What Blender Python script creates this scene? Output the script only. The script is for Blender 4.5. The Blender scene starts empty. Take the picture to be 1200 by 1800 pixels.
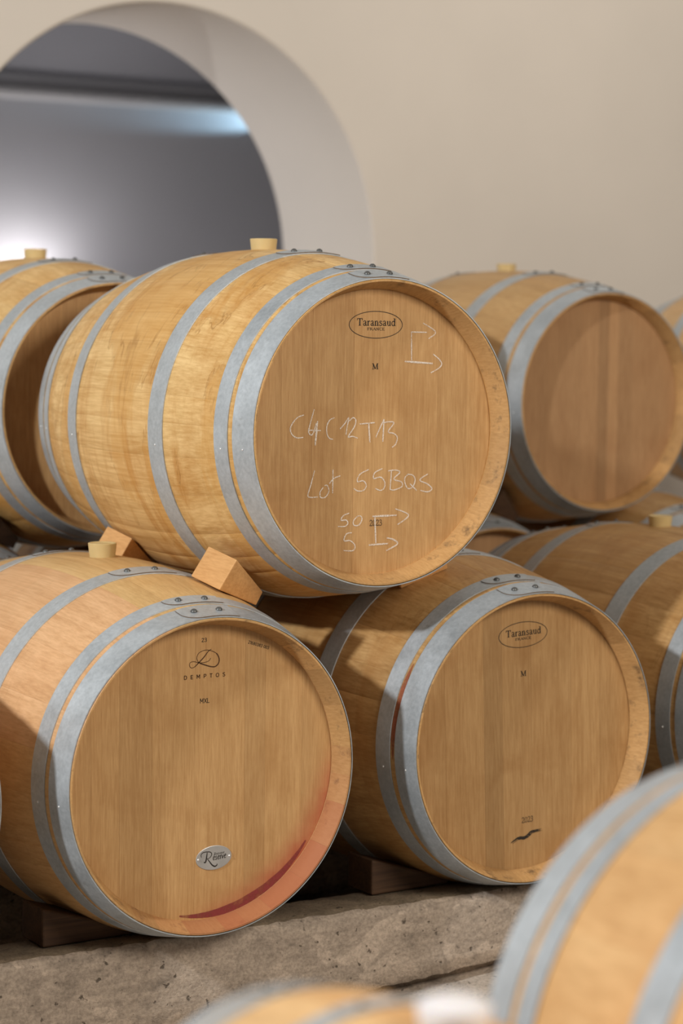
import bpy, bmesh, math, random
from mathutils import Matrix, Vector

random.seed(7)
SC = bpy.context.scene
COL = SC.collection
PI = math.pi
ZC = 1.65                      # eye height of the photographer above the floor

# ------------------------------------------------------------------ camera
cam_d = bpy.data.cameras.new('camera')
cam = bpy.data.objects.new('camera', cam_d); COL.objects.link(cam)
right = Vector((0.84488282, -0.53482319, 0.01171207))
up = Vector((0.03858986, 0.08276949, 0.99582129))
fwd = Vector((0.53355772, 0.84090033, -0.09056928))
m = Matrix((right, up, -fwd)).transposed().to_4x4()
m.translation = (0, 0, ZC)
cam.matrix_world = m
cam_d.sensor_fit = 'HORIZONTAL'
cam_d.sensor_width = 24.0
cam_d.lens = 24.0 * 3766.76 / 1200.0
cam_d.clip_start = 0.05
cam_d.dof.use_dof = True
cam_d.dof.focus_distance = 3.92
cam_d.dof.aperture_fstop = 2.8
SC.camera = cam

# ------------------------------------------------------------------ world, lights, exposure
SC.view_settings.view_transform = 'Standard'
SC.view_settings.look = 'None'
SC.view_settings.gamma = 1.0
SC.view_settings.use_curve_mapping = False
SC.view_settings.exposure = 0.0
w = bpy.data.worlds.new('world'); SC.world = w
w.use_nodes = True
bg = w.node_tree.nodes['Background']
bg.inputs[0].default_value = (1.0, 0.93, 0.86, 1)
bg.inputs[1].default_value = 0.19


def area_light(name, loc, target, size, power, color, shape='DISK', size_y=None):
    d = bpy.data.lights.new(name, 'AREA')
    d.shape = shape; d.size = size
    if size_y: d.size_y = size_y
    d.energy = power; d.color = color
    o = bpy.data.objects.new(name, d); COL.objects.link(o)
    o.location = loc
    o.rotation_euler = (Vector(target) - Vector(loc)).to_track_quat('-Z', 'Y').to_euler()
    return o


# ceiling lamp of the cellar, left of the stack
area_light('ceiling_lamp_light', (-2.12, 2.48, ZC + 1.72), (2.2, 3.4, ZC - 0.5), 0.22, 178, (0.96, 0.98, 1.0))
# lamp row over the aisle behind the photographer
area_light('aisle_lamp_light', (3.1, -1.2, ZC + 2.0), (2.6, 3.8, ZC - 0.3), 1.6, 160, (1.0, 0.90, 0.78))
# unseen fill over the second row, added to brighten the arch wall
area_light('wall_fill_light', (5.0, 4.5, ZC + 2.3), (4.4, 6.2, ZC + 0.7), 0.9, 13, (1.0, 0.94, 0.87))


# ------------------------------------------------------------------ helpers
def add_mesh(name, bm_or_mesh, mats=(), parent=None, loc=None, rot=None):
    if isinstance(bm_or_mesh, bmesh.types.BMesh):
        me = bpy.data.meshes.new(name)
        bm_or_mesh.to_mesh(me); bm_or_mesh.free()
        for q in mats: me.materials.append(q)
    else:
        me = bm_or_mesh
    o = bpy.data.objects.new(name, me); COL.objects.link(o)
    if parent: o.parent = parent
    if loc is not None: o.location = loc
    if rot is not None: o.rotation_euler = rot
    return o


def tag(o, label=None, cat=None, group=None, kind=None):
    if label: o['label'] = label
    if cat: o['category'] = cat
    if group: o['group'] = group
    if kind: o['kind'] = kind
    return o


def empty(name, loc, rz=0):
    o = bpy.data.objects.new(name, None); COL.objects.link(o)
    o.location = loc; o.rotation_euler = (0, 0, rz); o.empty_display_size = 0.1
    return o


def smooth(me, ang=30):
    me.polygons.foreach_set('use_smooth', [True] * len(me.polygons))
    me.set_sharp_from_angle(angle=math.radians(ang))


def bm_box(x0, x1, y0, y1, z0, z1, bevel=0.0):
    bm = bmesh.new()
    v = [bm.verts.new((x, y, z)) for x in (x0, x1) for y in (y0, y1) for z in (z0, z1)]
    for f in ((0, 1, 3, 2), (4, 6, 7, 5), (0, 4, 5, 1), (2, 3, 7, 6), (0, 2, 6, 4), (1, 5, 7, 3)):
        bm.faces.new([v[i] for i in f])
    bmesh.ops.recalc_face_normals(bm, faces=bm.faces)
    if bevel:
        bmesh.ops.bevel(bm, geom=list(bm.edges), offset=bevel, segments=2, affect='EDGES', profile=0.5)
    return bm


# ------------------------------------------------------------------ materials
class NT:
    """small helper to write node trees"""
    def __init__(self, name):
        self.m = bpy.data.materials.new(name); self.m.use_nodes = True
        self.t = self.m.node_tree
        self.bsdf = self.t.nodes['Principled BSDF']
        self.out = self.t.nodes['Material Output']

    def n(self, typ, **kw):
        nd = self.t.nodes.new(typ)
        for k, v in kw.items(): setattr(nd, k, v)
        return nd

    def l(self, a, b): self.t.links.new(a, b)

    def val(self, x, sock):
        if hasattr(x, 'is_linked'): self.l(x, sock)
        else: sock.default_value = x

    def math(self, op, a, b=0.0, clamp=False):
        nd = self.n('ShaderNodeMath', operation=op); nd.use_clamp = clamp
        self.val(a, nd.inputs[0]); self.val(b, nd.inputs[1])
        return nd.outputs[0]

    def vmath(self, op, a, b=None):
        nd = self.n('ShaderNodeVectorMath', operation=op)
        self.val(a, nd.inputs[0])
        if b is not None: self.val(b, nd.inputs[1])
        return nd.outputs[0]

    def noise(self, vec, scale=1.0, detail=4.0, rough=0.55, dist=0.0):
        nd = self.n('ShaderNodeTexNoise')
        self.l(vec, nd.inputs['Vector'])
        nd.inputs['Scale'].default_value = scale; nd.inputs['Detail'].default_value = detail
        nd.inputs['Roughness'].default_value = rough; nd.inputs['Distortion'].default_value = dist
        return nd.outputs[0]

    def ramp(self, fac, stops):
        nd = self.n('ShaderNodeValToRGB'); self.l(fac, nd.inputs[0])
        cr = nd.color_ramp
        while len(cr.elements) < len(stops): cr.elements.new(0.5)
        for e, (p, c) in zip(cr.elements, stops):
            e.position = p
            e.color = (c, c, c, 1) if isinstance(c, (int, float)) else (*c, 1)
        return nd.outputs[0]

    def mix(self, fac, a, b, mode='MIX'):
        nd = self.n('ShaderNodeMix', data_type='RGBA', blend_type=mode)
        self.val(fac, nd.inputs[0])
        for x, s in ((a, nd.inputs[6]), (b, nd.inputs[7])):
            if isinstance(x, tuple): s.default_value = (*x, 1) if len(x) == 3 else x
            else: self.l(x, s)
        return nd.outputs[2]

    def bump(self, h, strength, dist=0.002):
        nd = self.n('ShaderNodeBump')
        nd.inputs['Strength'].default_value = strength; nd.inputs['Distance'].default_value = dist
        self.l(h, nd.inputs['Height']); self.l(nd.outputs[0], self.bsdf.inputs['Normal'])

    def fin(self, col, rough=0.5, metal=0.0, spec=0.4):
        self.val(col if not isinstance(col, tuple) else (*col, 1), self.bsdf.inputs['Base Color'])
        self.val(rough, self.bsdf.inputs['Roughness']); self.val(metal, self.bsdf.inputs['Metallic'])
        self.bsdf.inputs['Specular IOR Level'].default_value = spec
        return self.m


def wood(name, dark, light, along, stain=(0.40, 0.17, 0.035), streak=0.0, blotch=0.35, rough=0.5, wine=False, fine=1.0):
    """oak: fine grain along one local axis, run stains and blotches with their own shapes"""
    t = NT(name)
    oc = t.n('ShaderNodeTexCoord').outputs['Object']
    oi = t.n('ShaderNodeObjectInfo')
    rnd = t.math('MULTIPLY', oi.outputs['Random'], 31.7)
    off = t.n('ShaderNodeCombineXYZ')
    for i in range(3): t.l(rnd, off.inputs[i])
    v = t.vmath('ADD', oc, off.outputs[0])
    hi, lo = (250.0, 16.0) if along == 'Z' else (210.0 * fine, 7.0)
    sc = {'Y': (hi, lo, hi), 'Z': (hi, hi, lo), 'X': (lo, hi, hi)}[along]
    g1 = t.noise(t.vmath('MULTIPLY', v, sc), 1, 4, 0.65)
    sc2 = {'Y': (38, 2.2, 38), 'Z': (38, 38, 2.2), 'X': (2.2, 38, 38)}[along]
    g2 = t.noise(t.vmath('MULTIPLY', v, sc2), 1, 3, 0.6, 0.6)
    k1 = 0.72 if along == 'Z' else 0.55
    g = t.math('ADD', t.math('MULTIPLY', g1, k1), t.math('MULTIPLY', g2, 1 - k1))
    col = t.ramp(g, [(0.33, dark), (0.67, light)] if along == 'Z' else [(0.36, dark), (0.62, light)])
    pos = t.n('ShaderNodeNewGeometry').outputs['Position']
    bl = t.noise(pos, 7.0, 5, 0.6, 0.4)
    col = t.mix(t.math('MULTIPLY', t.ramp(bl, [(0.47, 0), (0.75, 1)]), blotch), col, stain)
    if streak:
        s = t.noise(t.vmath('MULTIPLY', pos, (7, 16, 3.2)), 1, 6, 0.62, 0.7)
        f1 = t.ramp(s, [(0.50, 0), (0.60, 0.55), (0.635, 1), (0.66, 0.45), (0.80, 0.7)])
        col = t.mix(t.math('MULTIPLY', f1, streak), col, stain)
        # broad amber areas with thin tide lines where liquid ran down and dried
        b2 = t.noise(t.vmath('MULTIPLY', pos, (3.2, 7.5, 2.0)), 1, 5, 0.58, 0.9)
        amber = tuple(min(1, q * k) for q, k in zip(stain, (1.22, 1.38, 1.7)))
        col = t.mix(t.math('MULTIPLY', t.ramp(b2, [(0.50, 0), (0.56, 0.85), (0.75, 1)]), streak * 0.85), col, amber)
        tide = t.ramp(b2, [(0.500, 0), (0.512, 1), (0.520, 0.25), (0.560, 0), (0.60, 0), (0.612, 0.9), (0.625, 0)])
        tb = t.ramp(t.noise(pos, 11, 3), [(0.42, 0), (0.62, 1)])
        col = t.mix(t.math('MULTIPLY', t.math('MULTIPLY', tide, tb), min(1, streak * 1.1)), col, tuple(q * 0.62 for q in stain))
    col = t.mix(1.0, col, oi.outputs['Color'], 'MULTIPLY')
    if wine:
        # wine that ran down and soaked the rim; amount per board or stave in the object's alpha
        amt = t.math('SUBTRACT', 1.0, oi.outputs['Alpha'])
        if wine == 'head':
            sep = t.n('ShaderNodeSeparateXYZ'); t.l(oc, sep.inputs[0])
            rad = t.math('SQRT', t.math('ADD', t.math('POWER', sep.outputs[0], 2.0), t.math('POWER', sep.outputs[2], 2.0)))
            dr = t.math('ADD', t.math('MULTIPLY', sep.outputs[0], 0.70), t.math('MULTIPLY', sep.outputs[2], -0.71))
            msk = t.n('ShaderNodeMapRange', interpolation_type='SMOOTHSTEP'); t.l(rad, msk.inputs[0])
            msk.inputs[1].default_value = 0.205; msk.inputs[2].default_value = 0.272
            ms2 = t.n('ShaderNodeMapRange', interpolation_type='SMOOTHSTEP'); t.l(dr, ms2.inputs[0])
            ms2.inputs[1].default_value = 0.15; ms2.inputs[2].default_value = 0.25
            amt = t.math('MULTIPLY', amt, t.math('MULTIPLY', msk.outputs[0], ms2.outputs[0]))
        nz = t.ramp(t.noise(pos, 22, 4), [(0.3, 0.55), (0.65, 1)])
        col = t.mix(t.math('MULTIPLY', amt, nz), col, (0.42, 0.115, 0.055))
    t.bump(g1, 0.16, 0.0015)
    return t.fin(col, rough, 0, 0.35)


W_GOLD = wood('golden_stave_oak', (0.58, 0.335, 0.110), (0.83, 0.56, 0.245), 'Y', (0.47, 0.20, 0.034), streak=0.62, blotch=0.45)
W_PALE = wood('pale_stave_oak', (0.52, 0.315, 0.140), (0.70, 0.465, 0.235), 'Y', (0.50, 0.25, 0.085), streak=0.12, blotch=0.30)
W_DULL = wood('brown_stave_oak', (0.36, 0.195, 0.066), (0.55, 0.335, 0.135), 'Y', (0.33, 0.145, 0.035), streak=0.32, blotch=0.5)
W_HEAD = wood('head_board_oak', (0.44, 0.245, 0.095), (0.61, 0.375, 0.165), 'Z', (0.36, 0.170, 0.050), blotch=0.55, wine='head')
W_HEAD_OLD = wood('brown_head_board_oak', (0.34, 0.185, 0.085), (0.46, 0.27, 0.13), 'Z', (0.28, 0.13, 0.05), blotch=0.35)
W_BLOCK = wood('beech_wedge_wood', (0.58, 0.30, 0.105), (0.74, 0.42, 0.17), 'Y', (0.50, 0.22, 0.06), blotch=0.2)
W_OLD = wood('old_dark_wedge_wood', (0.042, 0.022, 0.012), (0.095, 0.050, 0.025), 'X', (0.06, 0.03, 0.02), blotch=0.5, rough=0.7)


def chime_wood():
    t = NT('chime_end_oak')
    oc = t.n('ShaderNodeTexCoord').outputs['Object']
    oi = t.n('ShaderNodeObjectInfo')
    pos = t.n('ShaderNodeNewGeometry').outputs['Position']
    rnd = t.math('MULTIPLY', oi.outputs['Random'], 17.3)
    off = t.n('ShaderNodeCombineXYZ')
    for i in range(3): t.l(rnd, off.inputs[i])
    v = t.vmath('ADD', oc, off.outputs[0])
    g1 = t.noise(t.vmath('MULTIPLY', v, (240, 60, 60)), 1, 4, 0.65)
    col = t.ramp(g1, [(0.30, (0.50, 0.280, 0.105)), (0.68, (0.63, 0.375, 0.155))])
    sh = t.ramp(oi.outputs['Random'], [(0, 0.80), (1, 1.06)])
    col = t.mix(1.0, col, sh, 'MULTIPLY')
    # dark scuffs and mould on the lip
    sp = t.ramp(t.noise(pos, 26, 6, 0.7), [(0.56, 0), (0.70, 0.75)])
    col = t.mix(sp, col, (0.10, 0.062, 0.035))
    amt = t.math('SUBTRACT', 1.0, oi.outputs['Alpha'])
    col = t.mix(amt, col, (0.40, 0.135, 0.062))
    t.bump(g1, 0.08, 0.001)
    return t.fin(col, 0.6, 0, 0.3)


W_CHIME = chime_wood()


def galvanised():
    t = NT('galvanised_hoop_steel')
    oc = t.n('ShaderNodeTexCoord').outputs['Object']
    oi = t.n('ShaderNodeObjectInfo')
    rnd = t.math('MULTIPLY', oi.outputs['Random'], 9.1)
    off = t.n('ShaderNodeCombineXYZ')
    for i in range(3): t.l(rnd, off.inputs[i])
    v = t.vmath('ADD', oc, off.outputs[0])
    a = t.noise(v, 130, 3, 0.6)
    b = t.noise(v, 14, 5, 0.6)
    col = t.ramp(t.math('ADD', t.math('MULTIPLY', a, 0.5), t.math('MULTIPLY', b, 0.5)), [(0.35, (0.40, 0.44, 0.465)), (0.66, (0.57, 0.615, 0.645))])
    col = t.mix(t.math('MULTIPLY', t.ramp(t.noise(v, 34, 6, 0.7), [(0.64, 0), (0.76, 1)]), 0.5), col, (0.20, 0.17, 0.13))
    col = t.mix(1.0, col, oi.outputs['Color'], 'MULTIPLY')
    t.bump(a, 0.06, 0.001)
    return t.fin(col, t.ramp(b, [(0.3, 0.38), (0.7, 0.55)]), 0.45, 0.5)


M_HOOP = galvanised()


def plain(name, col, rough=0.5, metal=0.0, spec=0.4, var=0.12, scale=40):
    t = NT(name)
    oc = t.n('ShaderNodeTexCoord').outputs['Object']
    f = t.ramp(t.noise(oc, scale, 4), [(0.3, 1 - var), (0.7, 1 + var * 0.5)])
    return t.fin(t.mix(1.0, col, f, 'MULTIPLY'), rough, metal, spec)


M_RIVET = plain('rivet_steel', (0.11, 0.11, 0.105), 0.4, 0.3)
M_RUST = plain('rusty_lap_edge', (0.15, 0.105, 0.07), 0.8, 0.0)
M_NAIL = plain('bright_nail_steel', (0.85, 0.85, 0.83), 0.3, 0.35)
M_INK = plain('black_stamp_ink', (0.022, 0.017, 0.013), 0.7)
M_BRAND = plain('branded_brown_burn', (0.075, 0.030, 0.008), 0.7)
M_PLATE = plain('brushed_plate_metal', (0.47, 0.46, 0.44), 0.4, 0.35)


def silicone(name, col):
    t = NT(name)
    oc = t.n('ShaderNodeTexCoord').outputs['Object']
    f = t.ramp(t.noise(oc, 30, 3), [(0.3, 0.93), (0.7, 1.03)])
    c = t.mix(1.0, col, f, 'MULTIPLY')
    t.bsdf.inputs['Subsurface Weight'].default_value = 0.25
    t.bsdf.inputs['Subsurface Radius'].default_value = (0.012, 0.008, 0.004)
    return t.fin(c, 0.45, 0, 0.4)


M_BUNG = silicone('cream_silicone', (0.66, 0.50, 0.235))
M_BUNG_W = silicone('white_silicone', (0.85, 0.82, 0.82))


def chalk():
    t = NT('white_chalk')
    oc = t.n('ShaderNodeTexCoord').outputs['Object']
    a = t.ramp(t.noise(t.vmath('MULTIPLY', oc, (900, 900, 420)), 1, 3, 0.6), [(0.36, 0.25), (0.56, 0.95)])
    t.l(a, t.bsdf.inputs['Alpha'])
    return t.fin((0.86, 0.79, 0.70), 0.9, 0, 0.1)


M_CHALK = chalk()


def wine_line(name, col):
    t = NT(name)
    oc = t.n('ShaderNodeTexCoord').outputs['Object']
    a = t.ramp(t.noise(oc, 60, 4, 0.6), [(0.3, 0.35), (0.6, 0.9)])
    t.l(a, t.bsdf.inputs['Alpha'])
    return t.fin(col, 0.45, 0, 0.4)


M_WINE = wine_line('dried_wine', (0.26, 0.045, 0.045))
M_WINE2 = wine_line('old_wine_run', (0.34, 0.095, 0.045))


def plaster(name, col, amount=0.05):
    t = NT(name)
    pos = t.n('ShaderNodeNewGeometry').outputs['Position']
    a = t.noise(pos, 1.3, 5, 0.55)
    b = t.noise(pos, 60, 3, 0.6)
    f = t.ramp(a, [(0.3, 1 - amount), (0.7, 1 + amount * 0.4)])
    c = t.mix(1.0, col, f, 'MULTIPLY')
    h = t.math('ADD', t.math('MULTIPLY', a, 2.0), t.math('MULTIPLY', b, 0.12))
    t.bump(h, 0.25, 0.01)
    return t.fin(c, 0.9, 0, 0.15)


M_WALL = plaster('cream_limewash', (0.76, 0.69, 0.60))
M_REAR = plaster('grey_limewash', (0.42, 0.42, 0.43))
M_VAULT = plaster('shade_toned_vault_plaster', (0.24, 0.24, 0.25))  # darker than the rear wall: the unlit vault's shade is in the colour
M_TRIM = plaster('brightened_cornice_plaster', (0.48, 0.475, 0.465))  # paler than the rear wall: light caught by the cornice is painted in


def concrete(name, base=(0.43, 0.355, 0.285)):
    t = NT(name)
    pos = t.n('ShaderNodeNewGeometry').outputs['Position']
    big = t.noise(t.vmath('MULTIPLY', pos, (1, 1, 1.5)), 6.5, 6, 0.6, 0.5)
    mid = t.noise(t.vmath('MULTIPLY', pos, (1, 1, 2.2)), 34, 6, 0.68, 0.3)
    fin = t.noise(pos, 170, 4, 0.65)
    lightc = tuple(min(1, x * 1.45) for x in base); darkc = tuple(x * 0.52 for x in base)
    col = t.ramp(big, [(0.34, darkc), (0.45, base), (0.525, tuple(x * 1.0 for x in base)), (0.545, lightc)])
    col = t.mix(0.45, col, t.ramp(mid, [(0.33, darkc), (0.5, base), (0.72, lightc)]))
    col = t.mix(1.0, col, t.ramp(fin, [(0.3, 0.72), (0.6, 1.08)]), 'MULTIPLY')
    pit = t.ramp(t.noise(pos, 62, 3, 0.5), [(0.66, 0), (0.72, 1)])
    col = t.mix(t.math('MULTIPLY', pit, 0.75), col, (0.045, 0.035, 0.025))
    h = t.math('SUBTRACT', t.math('ADD', t.math('MULTIPLY', mid, 0.6), t.math('MULTIPLY', fin, 0.35)), t.math('MULTIPLY', pit, 0.5))
    t.bump(h, 0.7, 0.006)
    return t.fin(col, 0.9, 0, 0.2)


M_CONC = concrete('weathered_concrete')
M_DIRT = concrete('dirt_caked_concrete', (0.21, 0.165, 0.115))
M_SLAB = concrete('pale_concrete_slab', (0.42, 0.36, 0.30))
M_FLOOR = concrete('cellar_floor_concrete', (0.30, 0.265, 0.23))
M_LAMP = plain('lamp_metal', (0.10, 0.10, 0.10), 0.5, 0.6)


# ------------------------------------------------------------------ the setting
def slab(name, dims, mat, label, cat, bevel=0.0):
    o = add_mesh(name, bm_box(*dims, bevel), (mat,))
    return tag(o, label, cat, kind='structure')


slab('floor', (-3.5, 9.5, -3.0, 11.0, -0.12, 0.0), M_FLOOR, 'grey concrete cellar floor under the barrel rows', 'floor')

AX, AZ, AR, WY0, WY1 = 3.2587, ZC + 0.2011, 0.7926, 6.20, 6.812


def arch_wall():
    bm = bmesh.new()
    x0, x1, ztop = -3.5, 9.5, 4.2
    path = [(-1.0, 0.0, AX - AR, 0.0)]
    n = 72
    for i in range(n + 1):
        a = PI - PI * i / n
        path.append((math.cos(a), math.sin(a), AX + AR * math.cos(a), AZ + AR * math.sin(a)))
    path.append((1.0, 0.0, AX + AR, 0.0))
    e = 0.012
    prof = [(WY0, e)]
    for k in range(1, 6):
        b = PI / 2 * k / 5
        prof.append((WY0 + e * (1 - math.cos(b)), e * (1 - math.sin(b))))
    prof += [(WY1 - y + WY0, o) for y, o in reversed(prof)]
    rings = []
    for nx, nz, px, pz in path:
        rings.append([bm.verts.new((px + nx * o, y, pz + nz * o)) for y, o in prof])
    for a, b in zip(rings, rings[1:]):
        for k in range(len(prof) - 1):
            bm.faces.new((a[k], b[k], b[k + 1], a[k + 1])).smooth = True
    for k, y in ((0, WY0), (-1, WY1)):
        tops = [bm.verts.new((r[k].co.x, y, ztop)) for r in rings]
        for i in range(1, len(rings) - 2):
            bm.faces.new((rings[i][k], rings[i + 1][k], tops[i + 1], tops[i]))
        for sgn, r0, r1, t, xe in ((0, rings[0], rings[1], tops[1], x0), (1, rings[-1], rings[-2], tops[-2], x1)):
            c0 = bm.verts.new((xe, y, 0)); c1 = bm.verts.new((xe, y, ztop))
            bm.faces.new((r0[k], r1[k], t, c1, c0))
    bmesh.ops.remove_doubles(bm, verts=bm.verts, dist=1e-6)
    bmesh.ops.recalc_face_normals(bm, faces=bm.faces)
    o = add_mesh('wall_back', bm, (M_WALL,))
    tag(o, 'cream limewashed cellar wall with a thick round arched opening', 'wall', kind='structure')


arch_wall()
# the vaulted passage seen through the arch
RY = 9.0
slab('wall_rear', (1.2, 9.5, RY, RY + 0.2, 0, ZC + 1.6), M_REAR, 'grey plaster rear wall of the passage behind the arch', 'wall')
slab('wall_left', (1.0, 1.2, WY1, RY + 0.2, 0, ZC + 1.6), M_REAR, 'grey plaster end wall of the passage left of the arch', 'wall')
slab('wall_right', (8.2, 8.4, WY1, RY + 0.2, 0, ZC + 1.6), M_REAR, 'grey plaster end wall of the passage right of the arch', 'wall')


def passage_ceiling():
    # low segmental vault springing just over the cornice
    bm = bmesh.new()
    ya, yb, zs, rise, n = WY1 - 0.05, RY + 0.05, ZC + 1.045, 0.30, 16
    lo, hi = [], []
    for i in range(n + 1):
        u = i / n
        y = ya + (yb - ya) * u
        z = zs + rise * (1 - (2 * u - 1) ** 2)
        lo.append([bm.verts.new((x, y, z)) for x in (1.0, 8.4)])
        hi.append([bm.verts.new((x, y, ZC + 1.75)) for x in (1.0, 8.4)])
    for g in (lo, hi):
        for a, b in zip(g, g[1:]):
            bm.faces.new((a[0], a[1], b[1], b[0])).smooth = True
    for i in (0, -1): bm.faces.new((lo[i][0], lo[i][1], hi[i][1], hi[i][0]))
    for k in (0, 1):
        bm.faces.new([r[k] for r in lo] + [r[k] for r in reversed(hi)])
    bmesh.ops.recalc_face_normals(bm, faces=bm.faces)
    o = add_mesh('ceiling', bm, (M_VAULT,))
    tag(o, 'dark low vaulted ceiling of the passage behind the arch', 'ceiling', kind='structure')


passage_ceiling()


def cornice():
    bm = bmesh.new()
    pr = [(RY + 0.01, 0.955), (RY - 0.040, 0.960), (RY - 0.052, 0.966), (RY - 0.058, 0.980), (RY - 0.052, 1.000), (RY - 0.040, 1.010), (RY + 0.01, 1.015)]
    A = [bm.verts.new((1.2, y, ZC + z)) for y, z in pr]
    Bv = [bm.verts.new((8.2, y, ZC + z)) for y, z in pr]
    for i in range(len(pr) - 1):
        bm.faces.new((A[i], Bv[i], Bv[i + 1], A[i + 1]))
    bm.faces.new(A); bm.faces.new(Bv)
    bmesh.ops.recalc_face_normals(bm, faces=bm.faces)
    tag(add_mesh('trim_1', bm, (M_TRIM,)), 'rounded plaster cornice along the rear wall behind the arch', 'cornice', kind='structure')


cornice()


def wall_uplight(loc):
    x, y, z = loc
    r = empty('wall_light', (x, y, z - 0.10))
    bm = bmesh.new()
    prof = [(0.0, 0.0), (0.035, 0.0), (0.05, 0.03), (0.062, 0.10), (0.056, 0.10), (0.044, 0.035), (0.0, 0.03)]
    rows = []
    for i in range(25):
        a = 2 * PI * i / 24
        rows.append([bm.verts.new((q * math.cos(a), q * math.sin(a), h)) for q, h in prof])
    for a, b in zip(rows, rows[1:]):
        for k in range(len(prof) - 1):
            if prof[k][0] == 0 and prof[k + 1][0] == 0: continue
            bm.faces.new((a[k], b[k], b[k + 1], a[k + 1])).smooth = True
    bmesh.ops.remove_doubles(bm, verts=bm.verts, dist=1e-6)
    bmesh.ops.recalc_face_normals(bm, faces=bm.faces)
    add_mesh('cup', bm, (M_LAMP,), r)
    add_mesh('bracket', bm_box(-0.02, 0.02, 0.045, RY - y + 0.0, 0.03, 0.07, 0.004), (M_LAMP,), r)
    tag(r, 'wall uplight behind the arch, hidden by the leftmost upper barrel', 'lamp')
    d = bpy.data.lights.new('wall_light_bulb', 'POINT'); d.energy = 12; d.color = (1.0, 0.95, 0.98); d.shadow_soft_size = 0.03
    o = bpy.data.objects.new('wall_light_bulb', d); COL.objects.link(o); o.location = (x, y, z - 0.015)


wall_uplight((3.98, RY - 0.22, ZC + 0.09))
# cool tube lamp up in the passage, round the corner of the arch
sd = bpy.data.lights.new('cornice_spot_light', 'SPOT')
sd.energy = 110; sd.color = (0.50, 0.78, 1.0); sd.spot_size = math.radians(16); sd.spot_blend = 0.9; sd.shadow_soft_size = 0.01
so = bpy.data.objects.new('cornice_spot_light', sd); COL.objects.link(so)
so.location = (5.60, RY - 0.10, ZC + 0.905)
so.rotation_euler = (Vector((5.0, RY - 0.005, ZC + 0.928)) - so.location).to_track_quat('-Z', 'Y').to_euler()
# floor-level lamp of the passage, grazing the rear wall from below
area_light('passage_floor_light', (4.35, 7.7, ZC - 0.75), (4.5, RY, ZC + 0.0), 1.6, 6.5, (1.0, 0.94, 0.98), 'RECTANGLE', 0.25)
# neutral fill added out of view on the left, brightening jamb and rear wall
area_light('passage_fill_light', (2.1, 7.5, ZC + 0.10), (4.2, 7.3, ZC + 0.75), 0.8, 17, (0.96, 0.95, 1.0))


def rail(name, ax, ay, bx, by, ztop, h, depth, label, seed):
    """concrete sleeper with worn, uneven edges; front top edge runs a -> b"""
    rng = random.Random(seed)
    n = int(math.hypot(bx - ax, by - ay) / 0.018)
    bm = bmesh.new()
    sect = [(0.045, -h), (0.040, -h + 0.016), (0.002, -h + 0.026), (0.0, -h * 0.7), (0.0, -h * 0.45), (0.0, -0.028), (0.004, -0.009), (0.014, -0.001), (0.04, 0.0), (depth - 0.012, -0.002), (depth, -0.015), (depth, -h)]
    rows = []
    drift = 0.0
    for i in range(n + 1):
        u = i / n
        x, y = ax + (bx - ax) * u, ay + (by - ay) * u
        drift = 0.85 * drift + rng.uniform(-0.0014, 0.0014)
        row = []
        for k, (dy, dz) in enumerate(sect):
            j = 0.0022 if k in (2, 5, 6, 7) else 0.0010
            dz -= 0.062 * max(0, 2.6 - x) * (k in (0, 1, 2, len(sect) - 1))
            row.append(bm.verts.new((x, y + dy + (drift if k < 8 else 0) + rng.uniform(-j, j), ztop + dz + rng.uniform(-j, j) * (k not in (0, len(sect) - 1)) - (abs(drift) * 0.6 if k in (6, 7) else 0))))
        rows.append(row)
    for a, b in zip(rows, rows[1:]):
        for k in range(len(sect)):
            f = bm.faces.new((a[k], b[k], b[(k + 1) % len(sect)], a[(k + 1) % len(sect)])); f.smooth = True
            if k in (7, 8, 9): f.material_index = 1
    bm.faces.new(rows[0]); bm.faces.new(rows[-1])
    bmesh.ops.recalc_face_normals(bm, faces=bm.faces)
    o = add_mesh(name, bm, (M_CONC, M_DIRT))
    return tag(o, label, 'concrete beam')


ZR = ZC - 1.138
PLAT = ZC - 1.302
bm = bmesh.new()                       # the slab falls gently to the left
pv = [[bm.verts.new((x, y, z)) for y in (2.78, 6.2) for z in (0, PLAT - 0.062 * max(0, 2.6 - x))] for x in (-1.5, 2.6, 8.5)]
for a, b in zip(pv, pv[1:]):
    for i, j in ((0, 1), (1, 3), (3, 2), (2, 0)): bm.faces.new((a[i], b[i], b[j], a[j]))
for a in (pv[0], pv[2]): bm.faces.new((a[0], a[1], a[3], a[2]))
bmesh.ops.recalc_face_normals(bm, faces=bm.faces)
o = add_mesh('concrete_platform', bm, (M_SLAB,))
tag(o, 'low pale concrete platform carrying the barrel rows', 'platform', kind='structure')
sl = (3.37121 - 3.41086) / (2.5269 - 1.46713)
rail('concrete_beam', 0.4, 3.41086 + sl * (0.4 - 1.46713), 4.3, 3.41086 + sl * (4.3 - 1.46713), ZR, ZR - PLAT, 0.135, 'rough weathered concrete beam under the front lower barrels', 3)
rail('concrete_beam', 0.4, 4.00, 4.3, 4.00, ZR, ZR - PLAT, 0.13, 'concrete beam under the far ends of the front barrels', 4)
rail('concrete_beam', 0.9, 4.50, 5.6, 4.50, ZR, ZR - PLAT, 0.13, 'concrete beam under the near ends of the second barrel row', 5)
rail('concrete_beam', 0.9, 5.09, 5.6, 5.09, ZR, ZR - PLAT, 0.13, 'concrete beam under the far ends of the second barrel row', 6)

# ------------------------------------------------------------------ barrel geometry
L, RH, RB = 0.93, 0.2880, 0.3515
HEAD_T = 0.0445


def prof(t):
    s = 2 * t / L - 1
    return RB - (RB - RH) * s * s


def inner(t):
    t = min(t, L - t)
    if t < 0.040: return 0.2835 - 0.0135 * t / 0.040
    return prof(t) - 0.0285


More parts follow.
